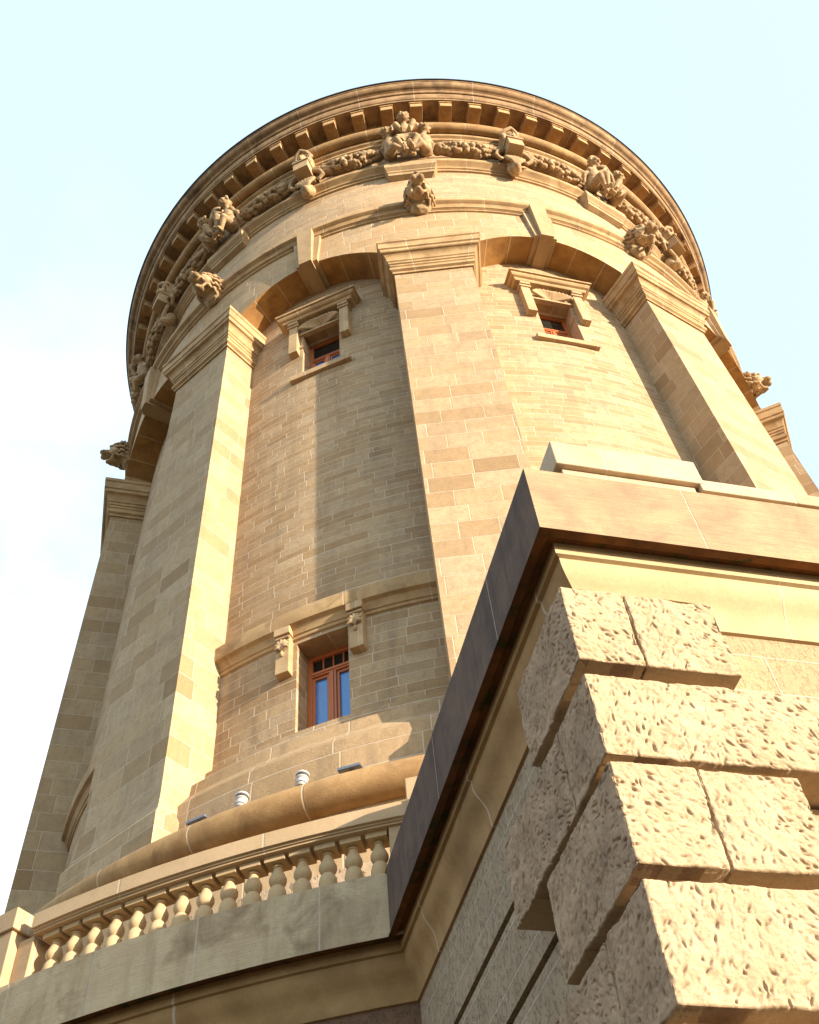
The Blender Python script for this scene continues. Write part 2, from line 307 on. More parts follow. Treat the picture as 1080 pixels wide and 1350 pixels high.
# ------------------------------------------------------------------ sculpture helper: blobs fused by a voxel remesh
def ico(sub=2):
    bm = bmesh.new(); bmesh.ops.create_icosphere(bm, subdivisions=sub, radius=1)
    v = [x.co.copy() for x in bm.verts]; fc = [[q.index for q in p.verts] for p in bm.faces]; bm.free(); return v, fc
ICO = ico(2)
class Blob:
    def __init__(s): s.v = []; s.f = []
    def e(s, c, r, rot=(0, 0, 0)):
        if not hasattr(r, '__len__'): r = (r, r, r)
        R = Euler(rot).to_matrix(); o = len(s.v); c = Vector(c)
        for p in ICO[0]: s.v.append(R @ Vector((p.x*r[0], p.y*r[1], p.z*r[2])) + c)
        s.f += [[o+i for i in q] for q in ICO[1]]; return s
    def limb(s, pts, rad):
        for (a, b), (ra, rb) in zip(zip(pts, pts[1:]), zip(rad, rad[1:])):
            a, b = Vector(a), Vector(b); n = max(2, int((b-a).length/(min(ra, rb)*.55))+1)
            for i in range(n+1): s.e(a.lerp(b, i/n), ra+(rb-ra)*i/n)
        return s
    def box(s, x0, x1, y0, y1, z0, z1):
        o = len(s.v); s.v += [Vector(p) for p in [(x0,y0,z0),(x1,y0,z0),(x1,y1,z0),(x0,y1,z0),(x0,y0,z1),(x1,y0,z1),(x1,y1,z1),(x0,y1,z1)]]
        s.f += [[o+i for i in q] for q in ((0,1,5,4),(1,2,6,5),(2,3,7,6),(3,0,4,7),(4,5,6,7),(3,2,1,0))]; return s
    def mesh(s, name, vox, mat='carved', it=3):
        me = bpy.data.meshes.new(name); me.from_pydata([tuple(v) for v in s.v], [], s.f)
        o = bpy.data.objects.new('tmp', me); COL.objects.link(o)
        m = o.modifiers.new('r', 'REMESH'); m.mode = 'VOXEL'; m.voxel_size = vox; m.use_smooth_shade = True
        if it: q = o.modifiers.new('s', 'SMOOTH'); q.iterations = it; q.factor = .5
        dg = bpy.context.evaluated_depsgraph_get(); dg.update()
        out = bpy.data.meshes.new_from_object(o.evaluated_get(dg)); out.name = name
        bpy.data.objects.remove(o); bpy.data.meshes.remove(me)
        out.materials.clear(); out.materials.append(M[mat]); out.shade_smooth()
        return out

# ================================================================== SETTING
g = MB().poly([(-600, -600, -1.6), (600, -600, -1.6), (600, 600, -1.6), (-600, 600, -1.6)]).build('ground', 'ground'); g['kind'] = 'structure'

# ================================================================== WATER TOWER
A0, SP = .0647, radians(36)
PIERS = [A0+SP*k for k in range(-5, 5)]; BAYS = [a+SP/2 for a in PIERS]
tower = thing('water_tower', 'round sandstone water tower with ten piers, arches and a sculpted cornice', 'water tower', (0, 0, -1.6))
WB = [(A0-SP/2), (A0+SP/2)]            # bays whose windows are seen
UW = (radians(2.98), 17.88, 19.63); LW = (radians(2.80), 8.66, 10.30)
# shaft wall with openings
def shaft(z0, z1, win, matname, name):
    cuts = set(round(-pi+radians(1.5)*i, 5) for i in range(241))
    for b in WB: cuts |= {round(b-win[0], 5), round(b+win[0], 5)}
    az = sorted(cuts); az = [a for i, a in enumerate(az) if i == 0 or a-az[i-1] > 1e-4]
    zs = [z0, win[1], win[2], z1]; mb = MB()
    for k in range(3):
        seg = []
        for a, b in zip(az, az[1:]):
            c = (a+b)/2
            hole = k == 1 and any(abs(c-w) < win[0] for w in WB)
            if hole: continue
            mb.poly([cyl(a, 8, zs[k]), cyl(b, 8, zs[k]), cyl(b, 8, zs[k+1]), cyl(a, 8, zs[k+1])], [(a*8, zs[k]), (b*8, zs[k]), (b*8, zs[k+1]), (a*8, zs[k+1])])
    for w in WB:
        R = Matrix.Rotation(w, 3, 'Z'); h = win[0]; t = 8*sin(h); yo = -8*cos(h); yi = -7.35; a, b = win[1], win[2]
        def P(x, y, z): return tuple(R @ Vector((x, y, z)))
        for sx in (-1, 1): mb.poly([P(sx*t, yo, a), P(sx*t, yi, a), P(sx*t, yi, b), P(sx*t, yo, b)], [(0.06, a), (.6, a), (.6, b), (.06, b)])
        n = 4; ar = [-h+2*h*i/n for i in range(n+1)]
        for z in (a, b):
            mb.poly([P(8*sin(q), -8*cos(q), z) for q in ar]+[P(t, yi, z), P(-t, yi, z)], [(8*sin(q), .02) for q in ar]+[(t, .16), (-t, .16)])
    return mb.build(name, matname, tower, smooth=20)
shaft(10.9, 21.9, UW, 'wall', 'shaft_wall')
shaft(8.5, 10.9, LW, 'wall_low', 'base_wall')
# piers
def pier_mesh():
    w, Rp = .8, 8.714; mb = MB()
    prof = [(.10, 6.6), (.10, 7.60), (.03, 7.72), (.0, 7.90), (0, 12), (0, 16), (0, 19.6)]
    def ring(d, z): return [(-w-d, -7.7, z), (-w-d, -Rp-d, z), (w+d, -Rp-d, z), (w+d, -7.7, z)]
    def ur(d): return [-(w+d)-(Rp+d-7.7), -(w+d), (w+d), (w+d)+(Rp+d-7.7)]
    mb.grid([ring(d, z) for d, z in prof], [[(u, z) for u in ur(d)] for d, z in prof]); return mb
def cap_mesh():
    w, Rp = .8, 8.714; mb = MB()
    prof = [(0, 19.40), (.035, 19.40), (.035, 19.47), (.085, 19.50), (.085, 19.585), (.05, 19.60), (.05, 19.66), (.075, 19.68), (.075, 19.74), (.10, 19.755), (.10, 19.82), (.125, 19.84)]
    prof += [(.125+.10*(1-cos(radians(q))), 19.86+.20*sin(radians(q))) for q in (0, 20, 40, 60, 80, 90)]
    prof += [(.245, 20.08), (.245, 20.16), (.275, 20.18), (.275, 20.40), (.30, 20.42), (.30, 20.52), (-.02, 20.56)]
    def ring(d, z): return [(-w-d, -7.9, z), (-w-d, -Rp-d, z), (w+d, -Rp-d, z), (w+d, -7.9, z)]
    L = [0]
    for p, q in zip(prof, prof[1:]): L.append(L[-1]+hypot(p[0]-q[0], p[1]-q[1]))
    mb.grid([ring(d, z) for d, z in prof], [[(u, l) for u in (-1.7, -.85, .85, 1.7)] for l in L]); return mb
for i, k in enumerate(range(-3, 4)):
    a = A0+SP*k
    if i == 0:
        p0 = pier_mesh().build('pier', 'pier', tower, rot=a); c0 = cap_mesh().build('capital', 'trim', p0, smooth=28, loc=(0, 0, 0))
    else:
        p = copyp(p0, a); c = c0.copy(); COL.objects.link(c); c.parent = p
# plinth + ledge + torus
mb = MB(); revolve(mb, [(7.98, 8.66), (8.10, 8.60), (8.12, 8.36), (8.30, 8.30), (8.32, 8.12), (8.47, 7.90), (8.50, 7.62), (8.53, 6.84), (8.96, 6.84), (9.10, 6.80)])
mb.build('plinth', 'plinth_course', tower, smooth=25)
mb = MB(); revolve(mb, [(8.99, 6.80)]+[(9.10+.20*cos(radians(q)), 6.62+.20*sin(radians(q))) for q in range(95, -100, -15)]+[(9.0, 6.42)])
mb.build('torus_moulding', 'torus', tower, smooth=40)
mb = MB(); revolve(mb, [(9.07, 6.45), (9.07, 6.22), (9.20, 6.18), (9.20, 5.86), (9.24, 5.84), (9.24, 5.62)])
mb.build('podium_band', 'plinth', tower, smooth=25)
mb = MB(); revolve(mb, [(9.25, 5.64), (9.27, 4.60), (9.27, 4.0)], UR=9.3); mb.build('podium_wall', 'rough_big', tower)
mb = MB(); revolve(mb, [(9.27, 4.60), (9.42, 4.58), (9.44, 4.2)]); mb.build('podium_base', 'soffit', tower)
# lower string course
mb = MB(); revolve(mb, [(7.98, 10.36), (8.03, 10.38), (8.035, 10.43), (8.055, 10.44), (8.07, 10.50), (8.10, 10.55), (8.16, 10.58), (8.17, 10.62), (8.17, 10.83), (8.15, 10.86), (7.98, 10.96)])
mb.build('lower_string_course', 'trim', tower, smooth=28)
# arcade: spandrel face and arch soffits
def zarch(ph): return 21.50-.0047*math.degrees(ph)**2
HA = radians(11.6)
mb = MB(); mb2 = MB(); RS = 8.65
for b in BAYS:
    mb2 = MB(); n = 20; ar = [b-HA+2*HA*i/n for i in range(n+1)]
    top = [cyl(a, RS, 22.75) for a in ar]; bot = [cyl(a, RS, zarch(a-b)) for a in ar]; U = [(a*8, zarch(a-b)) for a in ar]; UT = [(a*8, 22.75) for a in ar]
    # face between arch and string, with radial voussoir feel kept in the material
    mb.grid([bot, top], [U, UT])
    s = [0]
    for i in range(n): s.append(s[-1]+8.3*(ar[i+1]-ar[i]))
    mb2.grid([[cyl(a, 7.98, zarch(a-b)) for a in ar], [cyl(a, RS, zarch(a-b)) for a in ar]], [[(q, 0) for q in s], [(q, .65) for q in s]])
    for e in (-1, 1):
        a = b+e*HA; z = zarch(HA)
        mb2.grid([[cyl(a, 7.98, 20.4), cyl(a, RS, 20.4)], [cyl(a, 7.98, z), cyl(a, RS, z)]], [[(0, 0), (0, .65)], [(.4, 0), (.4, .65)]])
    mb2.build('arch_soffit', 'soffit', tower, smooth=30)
    a = b+HA; e = b+SP-HA; n = 6; ar = [a+(e-a)*i/n for i in range(n+1)]
    mb.grid([[cyl(q, RS, 20.5) for q in ar], [cyl(q, RS, 22.75) for q in ar]], [[(q*8, 20.5) for q in ar], [(q*8, 22.75) for q in ar]])
mb.build('arcade_wall', 'spandrel', tower, smooth=20)
# keystones
def key_mesh():
    mb = MB()
    c = [(-.14,-7.99,21.38),(.14,-7.99,21.38),(.15,-8.80,21.36),(-.15,-8.80,21.36),(-.19,-8.0,23.0),(.19,-8.0,23.0),(.19,-8.89,22.95),(-.19,-8.89,22.95)]
    for q in ((0,1,2,3),(3,2,6,7),(2,1,5,6),(0,3,7,4),(7,6,5,4)): mb.poly([c[i] for i in q], [(c[i][0], c[i][2]) for i in q])
    for s in (-1, 1):
        c = [(s*.13,-8.0,21.455),(s*.25,-8.0,21.45),(s*.26,-8.72,21.44),(s*.13,-8.72,21.44),(s*.13,-8.0,22.74),(s*.34,-8.0,22.74),(s*.34,-8.735,22.72),(s*.13,-8.735,22.72)]
        for q in ((0,1,2,3),(3,2,6,7),(2,1,5,6),(7,6,5,4)): mb.poly([c[i] for i in q], [(c[i][0], c[i][2]) for i in q])
    return mb
BV = [A0+SP*(k+.5) for k in range(-3, 3)]
k0 = key_mesh().build('keystone', 'plinth', tower, rot=BV[0], bevel=.012)
for a in BV[1:]: copyp(k0, a)
# upper string course, drum, ledge
mb = MB(); revolve(mb, [(8.64, 22.66), (8.69, 22.68), (8.69, 22.73), (8.71, 22.74)]+[(8.71+.045*sin(radians(q)), 22.80-.05*cos(radians(q))) for q in (0, 45, 90, 135, 170)]+[(8.72, 22.87), (8.76, 22.93), (8.82, 22.96), (8.84, 22.98), (8.84, 23.12), (8.43, 23.2)])
mb.build('upper_string_course', 'trim', tower, smooth=28)
mb = MB(); revolve(mb, [(8.44, 23.1), (8.44, 26.1)]); mb.build('drum_wall', 'drum', tower, smooth=20)
mb = MB(); revolve(mb, [(8.43, 25.98), (8.49, 26.0), (8.49, 26.08), (8.53, 26.10), (8.53, 26.16), (8.56, 26.2), (8.64, 26.24), (8.67, 26.27), (8.67, 26.40), (8.50, 26.44)])
mb.build('frieze_ledge', 'trim', tower, smooth=28)
mb = MB(); revolve(mb, [(8.50, 26.40), (8.50, 27.25), (8.56, 27.27), (8.56, 27.36), (8.62, 27.38), (8.62, 27.47), (8.69, 27.5), (8.69, 27.58), (8.77, 27.62), (8.77, 27.72), (8.84, 27.76), (8.86, 27.85)])
mb.build('frieze_wall', 'trim', tower, smooth=25)
mb = MB(); revolve(mb, [(8.93+.17*cos(radians(q)), 28.02+.17*sin(radians(q))) for q in range(-110, 111, 20)]+[(8.86, 28.2)])
mb.build('frieze_torus', 'torus', tower, smooth=40)
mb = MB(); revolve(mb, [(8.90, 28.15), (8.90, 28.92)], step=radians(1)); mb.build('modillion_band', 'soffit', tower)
mb = MB(); revolve(mb, [(8.85, 28.92), (9.44, 28.94), (9.44, 29.02), (9.47, 29.04), (9.50, 29.10), (9.50, 29.30), (9.54, 29.31), (9.56, 29.34), (9.565, 29.40), (9.60, 29.42)]+[(9.60+.14*sin(radians(q)), 29.62-.18*cos(radians(q))) for q in (0, 20, 40, 60, 80, 90)]+[(9.76, 29.63), (9.76, 29.70)], step=radians(1))
mb.build('cornice', 'cornice', tower, smooth=28)
mb = MB(); revolve(mb, [(9.76, 29.68), (9.80, 29.69), (9.80, 29.735), (9.6, 29.76), (7.2, 30.4), (.02, 33.5)], step=radians(1)); mb.build('roof_flashing', 'flashing', tower)
mb = MB(); mb.box(-.165, .165, -9.38, -8.88, 28.60, 28.93); mb.box(-.185, .185, -9.41, -8.88, 28.845, 28.90)
m0 = mb.build('modillion', 'modillion', tower, rot=A0+radians(2.5-70), bevel=.008)
for i in range(1, 29): copyp(m0, A0+radians(2.5-70+5*i))
# --- upper windows
def upper_window(a):
    mb = MB()   # hood, brackets, tympanum shell back, sill as sculpted surround
    hd = mb
    prof = [(0, 20.0), (.20, 20.02), (.22, 20.05), (.22, 20.10), (.27, 20.12), (.30, 20.16), (.30, 20.21), (.34, 20.22), (.34, 20.28), (.10, 20.36)]
    def ring(d, z): return [(-.60-d, -7.85, z), (-.60-d, -7.99-d, z), (.60+d, -7.99-d, z), (.60+d, -7.85, z)]
    mb.grid([ring(d, z) for d, z in prof], [[(u, z) for u in (-1, -.8, .8, 1)] for d, z in prof]); mb.poly(ring(0, 20.0)); mb.poly(ring(.1, 20.36))
    hood = mb.build('window_hood', 'trim', tower, rot=a, smooth=28)
    mb = MB()
    for s in (-1, 1):
        mb = MB(); x0, x1 = (s*.49, s*.69) if s > 0 else (s*.69, s*.49)
        mb.box(x0, x1, -8.13, -7.9, 18.78, 19.86); mb.box(x0-.03, x1+.03, -8.16, -7.9, 19.86, 19.93); mb.box(x0-.015, x1+.015, -8.19, -7.9, 19.925, 20.01)
        mb.build('window_bracket', 'plinth', tower, rot=a, bevel=.008)
    mb = MB(); mb.box(-.49, .49, -8.04, -7.93, 19.59, 19.655); mb.build('window_lintel', 'plinth', tower, rot=a, bevel=.006)
    mb = MB(); mb.box(-.66, .66, -8.075, -7.6, 17.72, 17.885)
    mb.build('window_sill', 'plinth', tower, rot=a, bevel=.008)
    B = Blob()
    for s in (-1, 1):
        for i in range(7):
            th = radians(8+i*13.5); L = .26+.16*cos(th)
            x, z = s*(.02+L*cos(th)), 19.60+.62*L*sin(th)
            B.limb([(s*.03, -7.99, 19.70), ((s*.03+x)/2, -8.05, (19.70+z+.08)/2), (x, -8.12, min(z+.08, 19.94))], [.022, .034, .044])
    B.box(-.47, .47, -8.0, -7.93, 19.64, 19.99)
    link('shell_tympanum', B.mesh('shell_tympanum', .017, 'plinth', 2), tower, a)
    return
def joinery(a, t, z0, z1, R, trans, name, lower):
    mb = MB(); w = .075; y0, y1 = -R-.04, -R+.05
    for s in (-1, 1):
        mb.box(*(sorted((s*t, s*(t-w)))), y0, y1, z0, z1)
    mb.box(-t+w, t-w, y0, y1, z1-w, z1); mb.box(-t+w, t-w, y0, y1, z0, z0+w)
    mb.box(-t+w, t-w, y0-.015, y1, trans-.045, trans+.045); mb.box(-t+w, t-w, y0-.03, y1-.02, trans-.015, trans+.02)
    zt = trans-.045
    mb.box(-.055, .055, y0-.015, y1, z0+w, zt); mb.box(-.018, .018, y0-.035, y1, z0+w, zt)
    for s in (-1, 1):   # casement rails
        a0, a1 = (s*.055, s*.095) if s > 0 else (s*.095, s*.055)
        mb.box(a0, a1, y0+.012, y1, z0+w, zt); b0, b1 = sorted((s*(t-w), s*(t-w-.04))); mb.box(b0, b1, y0+.012, y1, z0+w, zt)
        c0, c1 = sorted((s*.095, s*(t-w-.04))); mb.box(c0, c1, y0+.012, y1, z0+w, z0+w+.045); mb.box(c0, c1, y0+.012, y1, zt-.045, zt)
    n = 4 if lower else 1
    for i in range(1, n): x = -t+w+(2*t-2*w)*i/n; mb.box(x-.011, x+.011, y0+.02, y1-.01, trans+.045, z1-w)
    fr = mb.build(name, 'wood', tower, rot=a, bevel=.005)
    g = MB().box(-t+.02, t-.02, -R+.005, -R+.02, z0+.02, zt).build('casement_glass', 'glass', fr, loc=(0, 0, 0))
    g = MB().box(-t+.02, t-.02, -R+.005, -R+.02, trans, z1-.02).build('transom_glass', 'glass_dark', fr, loc=(0, 0, 0))
    MB().box(-t+.02, t-.02, -R+.25, -R+.27, z0, z1).build('blind_room_wall', 'interior', fr, loc=(0, 0, 0))
for a in WB:
    upper_window(a)
    joinery(a, 8*sin(UW[0])-.002, UW[1], UW[2], 7.62, 18.96, 'window', False)
    joinery(a, 8*sin(LW[0])-.002, LW[1], LW[2], 7.62, 9.93, 'window', True)
    # scroll brackets of the lower window
    for s in (-1, 1):
        mb = MB(); x0, x1 = sorted((s*.455, s*.665))
        mb.box(x0, x1, -8.11, -7.9, 9.72, 10.42); mb.box(x0-.02, x1+.02, -8.16, -7.9, 10.42, 10.56)
        br = mb.build('window_bracket', 'plinth', tower, rot=a, bevel=.008)
        B = Blob(); cx = (x0+x1)/2
        for i in range(7):
            th = radians(-100+i*33.3); B.limb([(cx, -8.13, 10.13), (cx+.055*sin(th), -8.16, 10.18+.055*cos(th)), (cx+.095*sin(th), -8.15, 10.18+.12*cos(th))], [.014, .02, .024])
        B.limb([(cx-.09, -8.12, 10.37), (cx+.09, -8.12, 10.37)], [.03, .03]); B.e((cx, -8.13, 10.06), (.035, .03, .05))
        link('carved_palmette', B.mesh('carved_palmette', .011, 'carved', 1), br, 0, (0, 0, 0))
# --- carved lion heads
def lion():
    B = Blob(); F = Blob()                                     # face built looking along -y, then tipped down
    F.e((0, -.02, .05), (.25, .26, .26)); F.e((0, -.28, -.01), (.13, .17, .10)); F.e((0, -.43, .045), (.07, .05, .045))
    for s in (-1, 1):
        F.e((s*.075, -.36, -.045), (.075, .09, .06)); F.e((s*.12, -.21, .155), (.085, .07, .035), (0, s*.35, 0)); F.e((s*.115, -.225, .09), .035)
        F.e((s*.17, -.10, -.06), (.08, .12, .13)); F.e((s*.235, .0, .20), (.06, .045, .08), (0, s*.5, 0)); F.limb([(s*.14, -.24, -.08), (s*.16, -.12, -.18), (s*.09, -.16, -.28)], [.03, .032, .03])
    F.limb([(0, -.20, .16), (0, -.38, .07)], [.05, .045]); F.e((0, -.16, -.30), (.10, .11, .045)); F.e((0, -.25, -.30), (.06, .04, .05)); F.limb([(0, -.06, -.23), (0, -.24, -.235)], [.035, .03])
    for v in F.v: B.v.append(Vector((v.x*1.12, v.y*1.1-9.0, v.z*1.12+23.02)))
    B.f = [list(q) for q in F.f]
    rr = random.Random(3)
    for ring, (r0_, r1_, n, y0, y1) in enumerate([(.22, .36, 14, -9.08, -9.02), (.27, .42, 16, -8.95, -8.88), (.27, .43, 16, -8.82, -8.74)]):
        for i in range(n):
            th = 2*pi*(i+.5*ring)/n; tw = rr.uniform(.1, .32); r1_ = (.36, .42, .43)[ring]*(.86+.14*cos(th))
            
            if ring < 2 and abs(th-pi) < .62: continue
            P = [(r0_*sin(th), y0-.10*cos(th), 23.0+r0_*cos(th)*1.15), ((r0_+r1_)/2*sin(th+tw*.4), y0-.03-.08*cos(th), 23.0+(r0_+r1_)/2*cos(th+tw*.4)*1.15), (r1_*sin(th+tw), y1-.05*cos(th), 23.0+r1_*cos(th+tw)*1.15)]
            B.limb(P, [.040, .046, .026])
    B.e((0, -8.72, 23.0), (.34, .24, .42))
    return B.mesh('lion_head', .0135, 'carved', 1)
lm = lion()
for k in range(-3, 4): link('lion_head', lm, tower, A0+SP*k)
# --- frieze sculpture
def putto(B, hip, sh, head, face, arms, legs, s=1.):
    hip, sh, head, face = map(Vector, (hip, sh, head, face)); ax = (sh-hip)
    B.limb([hip, hip.lerp(sh, .5)+Vector((0, -.04, 0)), sh], [.175*s, .17*s, .15*s])          # torso with belly
    side = ax.cross(face).normalized()
    B.limb([sh-side*.13*s, sh+side*.13*s], [.085*s, .085*s])
    B.limb([sh, head], [.07*s, .08*s]); B.e(head, (.145*s, .15*s, .16*s)); f_ = face.normalized()
    B.e(head+f_*.15*s, .026*s); B.e(head+f_*.11*s-Vector((0, 0, .075*s)), (.05*s, .05*s, .03*s))
    for q in (-1, 1):
        B.e(head+f_*.10*s+side*q*.07*s-Vector((0, 0, .02*s)), .052*s); B.e(head+f_*.115*s+side*q*.055*s+Vector((0, 0, .05*s)), (.035*s, .03*s, .018*s)); B.e(head+side*q*.15*s, (.03*s, .03*s, .045*s))
    rr = random.Random(int(1000*abs(hip.x)+7))
    for i in range(26):                                                                    # curls
        d = Vector((rr.uniform(-1, 1), rr.uniform(-1, 1), rr.uniform(-.25, 1))).normalized()
        if d.dot(f_) > .55: continue
        B.e(head+d*.155*s, .042*s)
    for pts in arms:
        pts = [Vector(p) for p in pts]; B.limb(pts, [.072*s, .062*s, .042*s][:len(pts)])
        h = pts[-1]; d = (pts[-1]-pts[-2]).normalized(); B.e(h+d*.03*s, (.045*s, .045*s, .03*s))
        sd_ = d.cross(Vector((0, 1, .2))).normalized()
        for i in range(4): B.limb([h+d*.04*s+sd_*(i-1.5)*.022*s, h+d*(.095-.01*abs(i-1.5))*s+sd_*(i-1.5)*.026*s+Vector((0, .02, -.01))*s], [.014*s, .012*s])
        B.limb([h+sd_*.04*s, h+d*.04*s+sd_*.065*s], [.015*s, .013*s])
    for pts in legs:
        pts = [Vector(p) for p in pts]; B.limb(pts, [.125*s, .09*s, .05*s][:len(pts)])
        a = pts[-1]; B.limb([a, a+Vector((0, -.10*s, -.02*s))], [.048*s, .034*s])
def cherub_pair_and_top():
    out = []
    for s in (-1, 1):
        B = Blob(); putto(B, (s*.46, -8.80, 26.55), (s*.44, -8.98, 27.05), (s*.50, -9.14, 27.36), (s*.35-s*.2, -1, -.15),
            [[(s*.34, -9.02, 27.06), (s*.24, -9.16, 26.86), (s*.13, -9.14, 26.98)], [(s*.56, -8.95, 27.05), (s*.66, -8.86, 26.85), (s*.60, -8.72, 26.7)]],
            [[(s*.42, -8.88, 26.52), (s*.26, -9.16, 26.62), (s*.10, -9.04, 26.36)], [(s*.50, -8.86, 26.50), (s*.36, -9.08, 26.38), (s*.13, -9.02, 26.24)]]); out.append(B.mesh('cherub', .0150, 'carved', 0))
    B = Blob(); putto(B, (0, -8.86, 27.45), (0, -9.04, 27.88), (0, -9.26, 28.1), (0, -1, -.35),
        [[(-.14, -9.06, 27.86), (-.32, -9.16, 27.72), (-.40, -9.10, 27.5)], [(.14, -9.06, 27.86), (.32, -9.16, 27.72), (.40, -9.10, 27.5)]],
        [[(-.08, -8.95, 27.42), (-.24, -9.30, 27.38), (-.10, -9.22, 27.12)], [(.08, -8.95, 27.42), (.22, -9.32, 27.42), (.12, -9.20, 27.14)]]); out.append(B.mesh('cherub', .0150, 'carved', 0))
    B = Blob()                                                                          # shell and fruit between them
    for i in range(9):
        th = radians(-64+16*i); B.limb([(0, -8.95, 26.78), (.13*sin(th), -9.10, 26.80+.13*cos(th)), (.30*sin(th), -9.12, 26.80+.28*cos(th))], [.02, .035, .05])
    rr = random.Random(5)
    for i in range(34): q_ = rr.uniform(0, 1); B.e((rr.uniform(-.17, .17)*(1-.4*q_), -8.86-rr.uniform(0, .22), 26.22+q_*.5), rr.uniform(.045, .075))
    B.box(-.45, .45, -8.7, -8.5, 26.3, 27.5)
    out.append(B.mesh('shell_and_fruit', .018, 'carved', 1)); return out
def cherub_two():
    out = []
    for s in (-1, 1):
        B = Blob(); putto(B, (s*.36, -8.82, 26.62), (s*.40, -9.02, 27.12), (s*.42, -9.22, 27.45), (-s*.3, -1, -.2),
            [[(s*.28, -9.06, 27.14), (s*.12, -9.20, 27.22), (s*.04, -9.24, 27.45)], [(s*.52, -9.0, 27.10), (s*.66, -8.92, 26.92), (s*.62, -8.80, 26.72)]],
            [[(s*.32, -8.9, 26.58), (s*.22, -9.26, 26.72), (s*.10, -9.08, 26.36)], [(s*.42, -8.9, 26.54), (s*.42, -9.18, 26.52), (s*.22, -9.04, 26.24)]], 1.08); out.append(B.mesh('cherub', .0150, 'carved', 0))
    B = Blob(); B.e((0, -9.12, 27.62), (.20, .18, .12)); B.limb([(-.22, -9.15, 27.78), (.22, -9.15, 27.78)], [.06, .06]); B.limb([(0, -9.1, 27.5), (0, -9.0, 27.1)], [.07, .05])
    rr = random.Random(9)
    for i in range(36): q_ = rr.uniform(0, 1); B.e((rr.uniform(-.16, .16), -8.86-rr.uniform(0, .24), 26.22+q_*.75), rr.uniform(.045, .075))
    B.box(-.3, .3, -8.7, -8.5, 26.3, 27.4)
    out.append(B.mesh('urn_and_fruit', .020, 'carved', 1)); return out
mb = MB()
prof = [(-.14, 25.62), (-.02, 25.66), (.0, 25.74), (.03, 25.76), (.03, 25.82), (.12, 25.90), (.12, 26.19), (.0, 26.24)]
def ring(d, z): return [(-.60-d*.6, -8.3, z), (-.60-d*.6, -8.60-d, z), (.60+d*.6, -8.60-d, z), (.60+d*.6, -8.3, z)]
mb.grid([ring(d, z) for d, z in prof], [[(u, z) for u in (-1, -.7, .7, 1)] for d, z in prof]); mb.poly(ring(0, 26.24)); mb.poly(ring(-.14, 25.62))
g3, g2 = cherub_pair_and_top(), cherub_two(); ped = None
for k in range(-3, 4):
    a = A0+SP*k
    if ped is None: ped = mb.build('sculpture_pedestal', 'plinth', tower, rot=a, smooth=28); pd = ped
    else: pd = copyp(ped, a)
    for me in (g3 if k % 2 == 0 else g2): link(me.name.split('.')[0], me, pd, 0, (0, 0, 0))
# consoles with a mask, volutes, pendant shell
def console():
    mb = MB(); mb.box(-.21, .21, -9.20, -8.45, 26.50, 26.98); mb.box(-.24, .24, -9.235, -8.45, 26.93, 27.0); return mb
B = Blob(); B.box(-.21, .21, -9.08, -8.5, 26.95, 27.80)
B.e((0, -9.08, 27.32), (.15, .15, .21)); B.e((0, -9.24, 27.30), .035); B.e((0, -9.2, 27.18), (.06, .04, .02))
for s in (-1, 1):
    B.e((s*.06, -9.2, 27.40), (.04, .03, .02)); B.limb([(s*.16, -9.08, 27.5), (s*.24, -9.12, 27.3), (s*.22, -9.1, 27.05)], [.05, .055, .06])
    B.limb([(s*.24, -9.05, 27.55), (s*.15, -9.16, 27.66), (0, -9.22, 27.76)], [.06, .06, .06])
    B.limb([(s*.26, -8.9, 26.75), (s*.42, -8.88, 26.62), (s*.48, -8.84, 26.42), (s*.36, -8.80, 26.32), (s*.30, -8.80, 26.42)], [.07, .06, .06, .05, .04])
    B.limb([(s*.26, -8.85, 26.95), (s*.5, -8.82, 26.85), (s*.68, -8.8, 26.7)], [.09, .10, .08])
msk = B.mesh('console_mask', .020, 'carved', 1)
B = Blob()
for i in range(7): th = radians(-54+18*i); B.limb([(0, -8.82, 25.90), (.15*sin(th), -8.90, 26.08), (.30*sin(th), -8.88, 26.14+.26*cos(th))], [.05, .05, .052])
B.e((0, -8.80, 25.84), (.12, .15, .11)); B.e((0, -8.68, 26.05), (.20, .18, .26))
pen = B.mesh('pendant_shell', .018, 'carved', 1)
cb = None
for a in BV:
    if cb is None: cb = console().build('console', 'plinth', tower, rot=a, bevel=.01); c = cb
    else: c = copyp(cb, a)
    link('mask', msk, c, 0, (0, 0, 0)); link('pendant_shell', pen, c, 0, (0, 0, 0))
def garland(a0, a1):
    B = Blob(); rr = random.Random(11); n = 46
    for i in range(n):
        t_ = i/(n-1); a = a0+(a1-a0)*t_; R = 8.74; z = 26.88-.10*sin(pi*t_); rad = .115+.075*sin(pi*t_)
        B.e(cyl(a, R-.02, z), rad)
        for j in range(5):
            th = rr.uniform(-1.9, 1.9); q = rad*1.08; B.e(cyl(a+rr.uniform(-.004, .004), R+q*cos(th), z+q*sin(th)*1.05), rr.uniform(.04, .075))
    for a in (a0, a1): B.e(cyl(a, 8.72, 26.88), .15)
    return B.mesh('fruit_garland', .0135, 'carved', 0)
gl = garland(radians(5.2), radians(15.6)); gr = garland(radians(-15.6), radians(-5.2))
for k in range(-3, 4):
    link('fruit_garland', gl, tower, A0+SP*k); link('fruit_garland', gr, tower, A0+SP*k)

